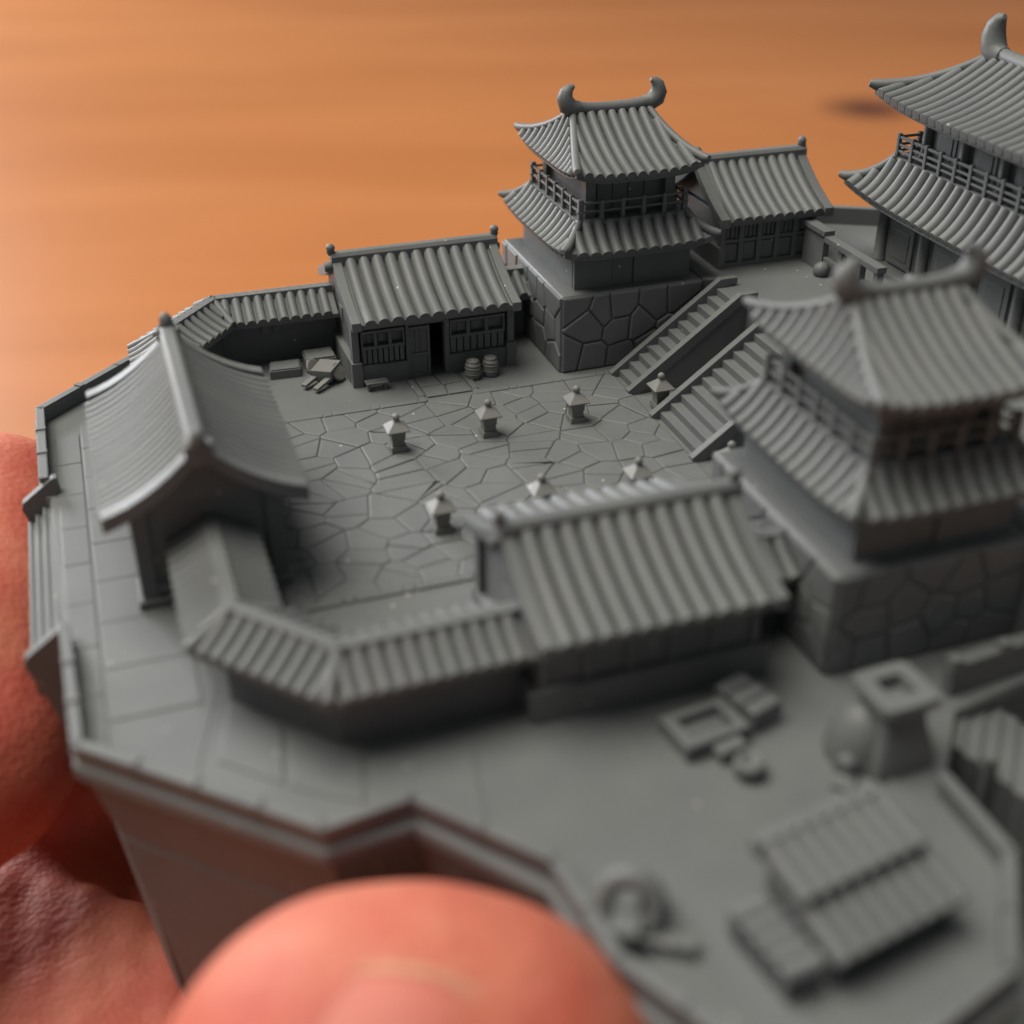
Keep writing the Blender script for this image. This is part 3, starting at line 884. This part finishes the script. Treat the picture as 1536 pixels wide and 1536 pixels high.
for yy in (-1.62, 1.62):
    for z in (2.33, 2.40, 2.485): part('rail', MB().box(kcx-.82, kcx+.82, yy-.013, yy+.013, z-.013, z+.013), rail)
    for k in range(1, 6):
        xx = kcx-.805+1.61*k/6; part('post', MB().box(xx-.022, xx+.022, yy-.022, yy+.022, 2.25, 2.52), rail)
w2 = part('upper_wall', MB().box(kcx-.58, kcx+.58, -1.36, 1.36, 2.24, 2.98), kp)
storey(w2, kcx-.66, kcx+.66, 1.42, 2.25, 2.95, 4)
hip_roof(kp, 'upper_roof', (kcx, 0), (1.06, 1.86), (.06, 1.30), 2.88, 3.34, .12, .142, .062, hip_r=.055, curve=.45)
horned_ridge(kp, 'ridge_beam', 'y', -1.40, 1.40, kcx, 3.37, .085, .40, .135, .6)

# balustrade in front of the keep
bl = thing('balustrade', 'low balustrade with a solid end panel in front of the main hall', 'balustrade', (5.5, 1.3, TZ))
part('end_panel', MB().box(5.46, 5.54, 1.66, 2.10, TZ-.01, 1.40), bl)
part('panel_cap', MB().box(5.43, 5.57, 1.62, 2.15, 1.395, 1.455), bl)
for y in (1.3, .9, .55): part('post', MB().box(5.46, 5.54, y-.04, y+.04, TZ-.01, 1.36), bl)
part('top_rail', MB().box(5.44, 5.56, .5, 1.64, 1.33, 1.40), bl)
part('bottom_rail', MB().box(5.47, 5.53, .5, 1.64, 1.08, 1.14), bl)
part('foot_ball', MB().lathe((5.42, 1.58, TZ-.01), [(.06, 0), (.09, .03), (.10, .08), (.08, .14), (.03, .17), (.004, .175)], 12), bl)
# far parapet of the terrace
mb = MB(); mb.sweep([(5.72, 3.66, TZ), (6.6, 3.18, TZ), (7.5, 2.70, TZ), (8.6, 1.3, TZ)], [(-.05, -.01), (.05, -.01), (.05, .22), (-.05, .22)])
solo('terrace_parapet', mb, 'plain blurred parapet at the back of the terrace behind the main hall', 'parapet', (6.6, 3.18, TZ))

# ------------------------------------------------------------------ stone lanterns
def lantern(loc, label):
    t = thing('stone_lantern', label, 'lantern', loc, 'stone lanterns in two rows')
    x, y, z = loc
    def sq(c, r, z0, z1, r1=None, ch=.012):
        r1 = r if r1 is None else r1
        mb = MB(); mb.loft([[(x+a*q, y+b_*q, zz) for a, b_ in ((-1,-1),(1,-1),(1,1),(-1,1))] for q, zz in ((r, z0), (r1, z1))]); return mb
    part('base', sq(loc, .082, z+.01, z+.075), t, RESIN_PALE)
    part('shaft', sq(loc, .066, z+.075, z+.15, .064), t, RESIN_PALE)
    part('light_box', sq(loc, .072, z+.15, z+.255, .078), t, RESIN_PALE)
    mb = MB(); mb.loft([[(x+a*q, y+b_*q, zz) for a, b_ in ((-1,-1),(1,-1),(1,1),(-1,1))] for q, zz in ((.118, z+.25), (.121, z+.262), (.08, z+.30), (.038, z+.34), (.028, z+.36))])
    part('cap', mb, t, RESIN_PALE)
    part('finial', MB().lathe((x, y, z+.35), [(.022, 0), (.040, .022), (.040, .052), (.022, .072), (.003, .08)], 10), t, RESIN_PALE)
    return t
names = ['leftmost', 'second from the left', 'third from the left', 'rightmost']
l0 = lantern((0, .70, .012), 'stone lantern in the far row, leftmost')
for k in range(4):
    for row, y in (('far', .70), ('near', -.99)):
        if row == 'far' and k == 0: continue
        lab = 'stone lantern in the %s row, %s' % (row, names[k])
        if k == 3: lab += ', at the foot of the stairs'
        copy_thing(l0, (k*1.0, y, .012), lab)

# ------------------------------------------------------------------ small things in the far yard
def barrel(loc, label):
    t = thing('barrel', label, 'barrel', loc, 'two barrels beside the shop door')
    x, y, z = loc
    part('body', MB().lathe((x, y, z-.003), [(.072, 0), (.088, .05), (.096, .11), (.088, .17), (.074, .215), (.062, .215), (.06, .205)], 16), t, RESIN_PALE)
    for zz, r in ((.045, .092), (.075, .098), (.145, .098), (.18, .092)):
        part('hoop', MB().lathe((x, y, z+zz-.008), [(r-.012, 0), (r, .003), (r, .013), (r-.012, .016)], 16), t, RESIN_PALE)
    part('lid', MB().lathe((x, y, z+.20), [(.05, 0), (.075, .012), (.078, .03), (.05, .04)], 14), t, RESIN_PALE)
    return t
b1 = barrel((1.27, 2.14, 0), 'left one of two little barrels beside the shop door')
copy_thing(b1, (1.49, 2.16, 0), 'right one of two little barrels beside the shop door')

hc = thing('handcart', 'pale little handcart tipped on its wheel left of the store house', 'handcart', (-.42, 2.62, 0))
mb = MB(); mb.loft([[(-.50,2.60,.04),(-.34,2.50,.04),(-.22,2.68,.04),(-.38,2.80,.04)], [(-.55,2.62,.17),(-.34,2.46,.19),(-.17,2.70,.21),(-.38,2.86,.19)]])
part('tub', mb, hc, RESIN_PALE)
for wx, wy in ((-.48, 2.80), (-.23, 2.60)):
    part('wheel', MB().lathe((wx, wy, .115), [(.03, -.022), (.10, -.018), (.112, -.01), (.112, .01), (.10, .018), (.03, .022)], 16, False, axis=(.62, -.55, .5)), hc, RESIN_PALE)
part('handle', MB().obox((-.56, 2.56, .075), V((.10, .085, .02)), V((-.022, .026, 0)), (0, 0, .018)), hc, RESIN_PALE)
part('handle', MB().obox((-.45, 2.43, .07), V((.10, .085, .02)), V((-.022, .026, 0)), (0, 0, .018)), hc, RESIN_PALE)
part('leg', MB().box(-.47, -.43, 2.60, 2.64, -.002, .06), hc, RESIN_PALE)

mb = MB().obox((-.78, 3.0, .05), V((.18, -.01, 0)), V((.02, .13, 0)), (0, 0, .05))
cr1 = solo('crate', mb, 'flat low crate farther from the handcart, below the tiled wall', 'crate', (-.78, 3.0, 0), 'flat crates by the wall')
part('lid', MB().obox((-.78, 3.0, .105), V((.165, -.01, 0)), V((.018, .115, 0)), (0, 0, .012)), cr1)
mb = MB().obox((-.36, 3.06, .075), V((.18, .0, 0)), V((.0, .15, 0)), (0, 0, .08))
cr2 = solo('crate', mb, 'taller crate touching the handcart, next to the store house', 'crate', (-.36, 3.06, 0), 'flat crates by the wall')
part('lid', MB().obox((-.36, 3.06, .165), V((.165, 0, 0)), V((0, .135, 0)), (0, 0, .014)), cr2)

be = thing('bench', 'tiny plank bench before the store house corner', 'bench', (.13, 2.22, 0))
for k in range(3): part('seat_plank', MB().box(.01, .27, 2.165+.045*k, 2.20+.045*k, .085, .105), be)
for xa in (.03, .22): part('leg', MB().box(xa, xa+.03, 2.18, 2.28, -.003, .086), be)
for xa, nm in ((-.96, 'left'), (-.82, 'right')):
    mb = MB().box(xa, xa+.10, 3.40, 3.432, .36, .47)
    solo('wall_plaque', mb, 'small square plaque on the shaded tiled wall, %s of the pair' % nm, 'plaque', (xa+.05, 3.42, .4), 'plaques under the far wall roof')

# ------------------------------------------------------------------ near yard: trough, crates, kiln, shed, grindstone
def rot(c, a, x, y): 
    ca, sa = math.cos(a), math.sin(a); return (c[0]+x*ca-y*sa, c[1]+x*sa+y*ca)
c, a = (1.07, -4.40), .14
tr = thing('trough', 'shallow rectangular trough on the near yard', 'trough', (c[0], c[1], 0))
def rprism(c, a, hx, hy, z0, z1): return MB().prism([rot(c, a, -hx, -hy), rot(c, a, hx, -hy), rot(c, a, hx, hy), rot(c, a, -hx, hy)], z0, z1, .015, z1-.015)
part('bottom', rprism(c, a, .24, .15, -.004, .06), tr)
for sx in (-1, 1): part('rim', rprism(rot(c, a, sx*.23, 0), a, .05, .20, -.002, .15), tr)
for sy in (-1, 1): part('rim', rprism(rot(c, a, 0, sy*.155), a, .20, .045, -.002, .148), tr)
c, a = (1.50, -4.28), .30
cb = thing('log_bundle', 'bundle of short square logs behind the trough', 'log pile', (c[0], c[1], 0))
for k in range(3):
    q = rot(c, a, .0, .17-.15*k)
    part('log', rprism(q, a, .14, .068, -.003, .20), cb)
c = (1.17, -4.78)
pt = thing('round_pot', 'little round pot with open mouth in front of the trough', 'pot', (c[0], c[1], 0))
part('body', MB().lathe((c[0]+.02, c[1]-.1, -.003), [(.07, 0), (.115, .05), (.12, .11), (.10, .15), (.07, .15), (.06, .09), (.01, .08)], 16), pt)
part('stand', rprism((c[0]-.02, c[1]+.12), .2, .12, .06, -.002, .12), pt)

kc = (2.12, -4.98); ka = .05
kn = thing('kiln', 'domed kiln with a square flared chimney on the near yard', 'kiln', (kc[0], kc[1], 0))
def rring(c, a, h, z, e=.5, n=20):
    """rounded square ring"""
    o = []
    for k in range(n):
        t_ = 2*math.pi*k/n; cs, sn = math.cos(t_), math.sin(t_)
        o.append(rot(c, a, h*math.copysign(abs(cs)**e, cs), h*math.copysign(abs(sn)**e, sn)) + (z,))
    return o
def sqring(c, a, h, z): return rring(c, a, h, z, .28)
cc = (kc[0]+.12, kc[1]-.02)
part('body', MB().loft([rring(cc, ka, .27, -.01, .3), rring(cc, ka, .265, .10, .3), rring(cc, ka, .24, .22, .3), rring(cc, ka, .20, .34, .3), rring(cc, ka, .175, .5, .3)], True, True, True), kn)
part('dome', MB().lathe((kc[0]-.05, kc[1]+.05, -.01), [(.27, 0), (.265, .12), (.24, .24), (.19, .35), (.13, .42), (.06, .46), (.01, .47)], 16), kn)
part('chimney_cap', MB().loft([sqring(cc, ka, .17, .48), sqring(cc, ka, .235, .54), sqring(cc, ka, .245, .58), sqring(cc, ka, .235, .63), sqring(cc, ka, .115, .632), sqring(cc, ka, .105, .52)]), kn)
part('fire_mouth', MB().tube([(kc[0]-.24, kc[1]-.10, .09), (kc[0]-.33, kc[1]-.15, .09)], [.075, .07], 12), kn)
part('hearth', rprism((kc[0]-.34, kc[1]-.22), .8, .08, .08, -.003, .05), kn)

sc_, sa = (1.15, -6.18), .18
sh = thing('yard_shed', 'blurred shed with two stepped ribbed roofs at the near right', 'shed', (sc_[0], sc_[1], 0))
def sp3(x, y, z): q = rot(sc_, sa, x, y); return (q[0], q[1], z)
def slab(pts_, th):
    return MB().loft([[sp3(x, y, z-th) for x, y, z in pts_], [sp3(x, y, z) for x, y, z in pts_]])
part('wall', MB().loft([[sp3(x, y, -.01) for x, y in ((-.40,-.30),(.50,-.30),(.50,.26),(-.40,.26))], [sp3(x, y, z) for x, y, z in ((-.40,-.30,.25),(.50,-.30,.25),(.50,.26,.42),(-.40,.26,.42))]]), sh)
lr = part('lower_roof', slab([(-.46,-.46,.25),(.58,-.46,.25),(.58,.0,.36),(-.46,.0,.36)], .05), sh)
ur = part('upper_roof', slab([(-.46,-.12,.43),(.54,-.12,.43),(.52,.32,.51),(-.46,.32,.51)], .06), sh)
for k in range(8):
    x = -.46+1.04*(k+.5)/8
    part('roof_rib', half_roll(MB(), [sp3(x, -.49+.0783*q, .252+.0183*q) for q in range(7)], V((math.cos(sa), math.sin(sa), 0)), .056), lr)
    x = -.46+1.0*(k+.5)/8
    part('roof_rib', half_roll(MB(), [sp3(x, -.14+.0733*q, .432+.0133*q) for q in range(7)], V((math.cos(sa), math.sin(sa), 0)), .055), ur)
part('ridge_board', slab([(-.48,.27,.57),(.52,.27,.57),(.52,.36,.57),(-.48,.36,.57)], .12), sh)
for xx in (-.40, .50): part('post', MB().obox(sp3(xx, -.40, .10), (.03, 0, 0), (0, .03, 0), (0, 0, .11)), sh)
sl = thing('log_pile', 'stack of round logs leaning at the left end of the shed', 'log pile', sp3(-.62, -.1, 0))
for k in range(5):
    y = -.36 + .12*k
    part('log', MB().tube([sp3(-.76, y+.02, .19), sp3(-.50, y-.02, .22)], .064, 10), sl)
    part('log', MB().tube([sp3(-.74, y+.03, .062), sp3(-.50, y-.01, .066)], .066, 10), sl)

gs = thing('grindstone', 'blurred ring-shaped grindstone on a stand by the near parapet', 'grindstone', (-.12, -5.92, 0))
ringp = []
gc = V((-.17, -5.88, .20))
for j in range(17):
    th = 2*math.pi*j/16
    ringp.append(gc + V((.74, -.5, .1))*.19*math.cos(th) + V((0.15, .35, .92))*.19*math.sin(th))
part('ring', MB().tube(ringp, .075, 10, cap=False), gs)
part('stand', MB().obox((-.25, -6.0, .10), (.07, -.05, 0), (.05, .07, 0), (0, 0, .104)), gs)
part('stand', MB().obox((.02, -5.80, .09), (.06, -.04, 0), (.05, .08, 0), (0, 0, .094)), gs)
part('foot', MB().obox((-.02, -6.10, .05), (.16, -.10, 0), (.035, .055, 0), (0, 0, .054)), gs)

# stair down from the yard at the right edge
ds = thing('descending_stair', 'stair of wide treads going down at the right edge', 'stairs', (3.2, -4.9, -.2))
e1 = V((-.53, -.62, 0)); e2 = V((.46, -.88, 0)).normalized()
s0 = V((3.36, -4.34, 0))
for k in range(9):
    p = s0 + e2*.135*k + V((0, 0, -.10-.035*k)); q = p + e1; n2 = e2*.13
    mb = MB(); a_ = [p, q, q+n2, p+n2]
    mb.loft([[v-V((0,0,.5)) for v in a_], [v for v in a_]]); part('tread', mb, ds)
mb = MB(); mb.sweep([(3.06, -4.56, 0), (4.6, -4.40, 0)], [(-.05, -.6), (.05, -.6), (.05, .24), (-.05, .24)])
rl = thing('stair_parapet', 'short parapet with post heads above the descending stair', 'parapet', (3.1, -4.55, 0))
part('wall', mb, rl)
part('rail', MB().sweep([(3.06, -4.56, .24), (4.6, -4.40, .24)], [(-.06, -.0), (.06, -.0), (.06, .06), (-.06, .06)]), rl)
for k in range(4):
    part('post_head', MB().box(3.04+.48*k, 3.14+.48*k, -4.62+.05*k, -4.52+.05*k, .2, .35), rl)
part('post', MB().box(2.93, 3.0, -5.32, -5.25, -.9, -.02), ds)

# ------------------------------------------------------------------ the hand
def capsule(mb, a, b, ra, rb, n=20, m=8, flat=None):
    a, b = V(a), V(b); d = (b-a).normalized(); u = V((0, 0, 1)) if abs(d.z) < .9 else V((1, 0, 0))
    e = d.cross(u).normalized(); f = e.cross(d).normalized(); rings = []
    for j in range(m+1):
        th = -math.pi/2 + math.pi/2*j/m
        rings.append((a + d*ra*math.sin(th), max(.002, ra*math.cos(th))))
    for j in range(m+1):
        th = math.pi/2*j/m
        rings.append((b + d*rb*math.sin(th), max(.002, rb*math.cos(th))))
    mb.loft([[c + e*r*math.cos(2*math.pi*k/n) + f*r*math.sin(2*math.pi*k/n) for k in range(n)] for c, r in rings], True, True)
hm = MB()
# thumb: tip against the near wall, running down and back to the palm
capsule(hm, (-1.92, -6.18, -.66), (-1.50, -6.34, -.72), 1.36, 1.38, 28, 10)
capsule(hm, (-1.70, -6.25, -.66), (-1.76, -6.38, -.85), 1.37, 1.45, 28, 10)
capsule(hm, (-1.76, -6.38, -.85), (-2.3, -7.3, -2.9), 1.43, 1.35, 28, 10)
capsule(hm, (-2.3, -7.3, -2.9), (-4.0, -6.4, -6.4), 1.35, 1.9)
# index finger along the left side, its tip behind the far left corner
capsule(hm, (-4.25, 2.75, -1.22), (-4.55, .8, -1.55), 1.05, 1.15, 28, 10)
capsule(hm, (-4.55, .8, -1.55), (-4.75, -.35, -1.95), 1.15, 1.12, 28, 10)
capsule(hm, (-4.75, -.35, -1.95), (-6.9, -1.3, -1.9), 1.15, 1.5)  # knuckle outside the frame, thickened and raised to shade the palm
capsule(hm, (-6.9, -1.3, -1.9), (-8.0, -3.6, -4.8), 1.5, 1.55)
capsule(hm, (-8.0, -3.6, -4.8), (-6.2, -5.4, -6.8), 1.55, 1.9)
# palm and the curled fingers below the base
capsule(hm, (-3.91, 0.89, -3.67), (-3.9, .9, -4.6), .75, 1.0)
capsule(hm, (-5.6, -5.6, -6.8), (0.5, -4.0, -7.2), 2.0, 1.6)
capsule(hm, (-5.9, .2, -5.4), (-5.2, -4.0, -6.2), 1.3, 1.6)
capsule(hm, (-4.4, .6, -4.9), (-4.6, -3.2, -5.8), 1.25, 1.5)
capsule(hm, (-2.6, -.6, -5.2), (-3.4, -3.6, -6.0), 1.3, 1.5)
for a_, b_, r0, r1 in (((-4.75, -.3, -4.05), (-5.1, -3.4, -4.35), .40, .46), ((-4.25, -.5, -3.98), (-4.62, -3.4, -4.35), .28, .34),
                       ((-3.85, -.7, -3.95), (-4.2, -3.4, -4.40), .24, .34), ((-3.5, -1.0, -4.0), (-3.82, -3.4, -4.45), .24, .32), ((-3.1, -1.4, -4.1), (-3.45, -3.5, -4.45), .26, .34)):
    capsule(hm, a_, b_, r0, r1, 16, 6)
hme = bpy.data.meshes.new('hand'); hme.from_pydata([tuple(p) for p in hm.v], [], hm.f)
ho = bpy.data.objects.new('hand_tmp', hme); C.objects.link(ho)
rm = ho.modifiers.new('r', 'REMESH'); rm.mode = 'VOXEL'; rm.voxel_size = .08; rm.use_smooth_shade = True
sm = ho.modifiers.new('s', 'SMOOTH'); sm.factor = .6; sm.iterations = 20
dg = bpy.context.evaluated_depsgraph_get()
hand_me = bpy.data.meshes.new_from_object(ho.evaluated_get(dg))
C.objects.unlink(ho); bpy.data.objects.remove(ho)
hand_me.name = 'hand'; hand_me.materials.clear(); hand_me.materials.append(SKIN)
for p in hand_me.polygons: p.use_smooth = True
hand = bpy.data.objects.new('person_hand', hand_me); C.objects.link(hand)
hand['label'] = 'bare hand holding the miniature, thumb in front and finger at left'; hand['category'] = 'hand'
ORG[hand.name] = V((0, 0, 0))

# thumb nail, a thin curved plate lying on the thumb
from mathutils.bvhtree import BVHTree
bvh = BVHTree.FromPolygons([v.co for v in hand_me.vertices], [tuple(p.vertices) for p in hand_me.polygons])
def on_thumb(a, b, off):
    """a across the thumb, b along it from the tip: point on the skin below the nail"""
    side = V((.835, -.461, -.288)).normalized(); along = V((-.473, -.356, -.801)).normalized()
    top = V((-.269, -.811, .519)).normalized()
    o = V((-1.75, -6.48, 0.97)) + side*a + along*b
    h, n_, _, _ = bvh.find_nearest(o)
    return h + n_*off
def nail_patch(b0, b1, off, w):
    mb = MB(); N, Mm = 12, 8; rows = []
    for j in range(Mm+1):
        row = []
        for i in range(N+1):
            q = -1+2*i/N; bb = b0 + (b1-b0)*j/Mm + .14*q*q
            row.append(on_thumb(q*w, bb, off - .03*q*q))
        rows.append(row)
    low = [[p - V((-.2, -.75, .6)).normalized()*.06 for p in r] for r in rows]
    W_ = N+1; vs = [p for r in rows for p in r] + [p for r in low for p in r]; nb = len(rows)*W_; fs = []
    for j in range(Mm):
        for i in range(N):
            k = j*W_+i; fs.append((k, k+1, k+W_+1, k+W_)); fs.append((nb+k+W_, nb+k+W_+1, nb+k+1, nb+k))
    for i in range(N): fs.append((nb+i, nb+i+1, i+1, i)); k = Mm*W_+i; fs.append((k, k+1, nb+k+1, nb+k))
    for j in range(Mm): k = j*W_; fs.append((k, k+W_, nb+k+W_, nb+k)); k += N; fs.append((nb+k, nb+k+W_, k+W_, k))
    mb.add(vs, fs, True); return mb
nl = part('thumb_nail', nail_patch(-.28, 1.2, .012, .56), hand, NAIL)
part('nail_free_edge', nail_patch(-.42, -.27, .016, .60), nl, NAIL_EDGE)
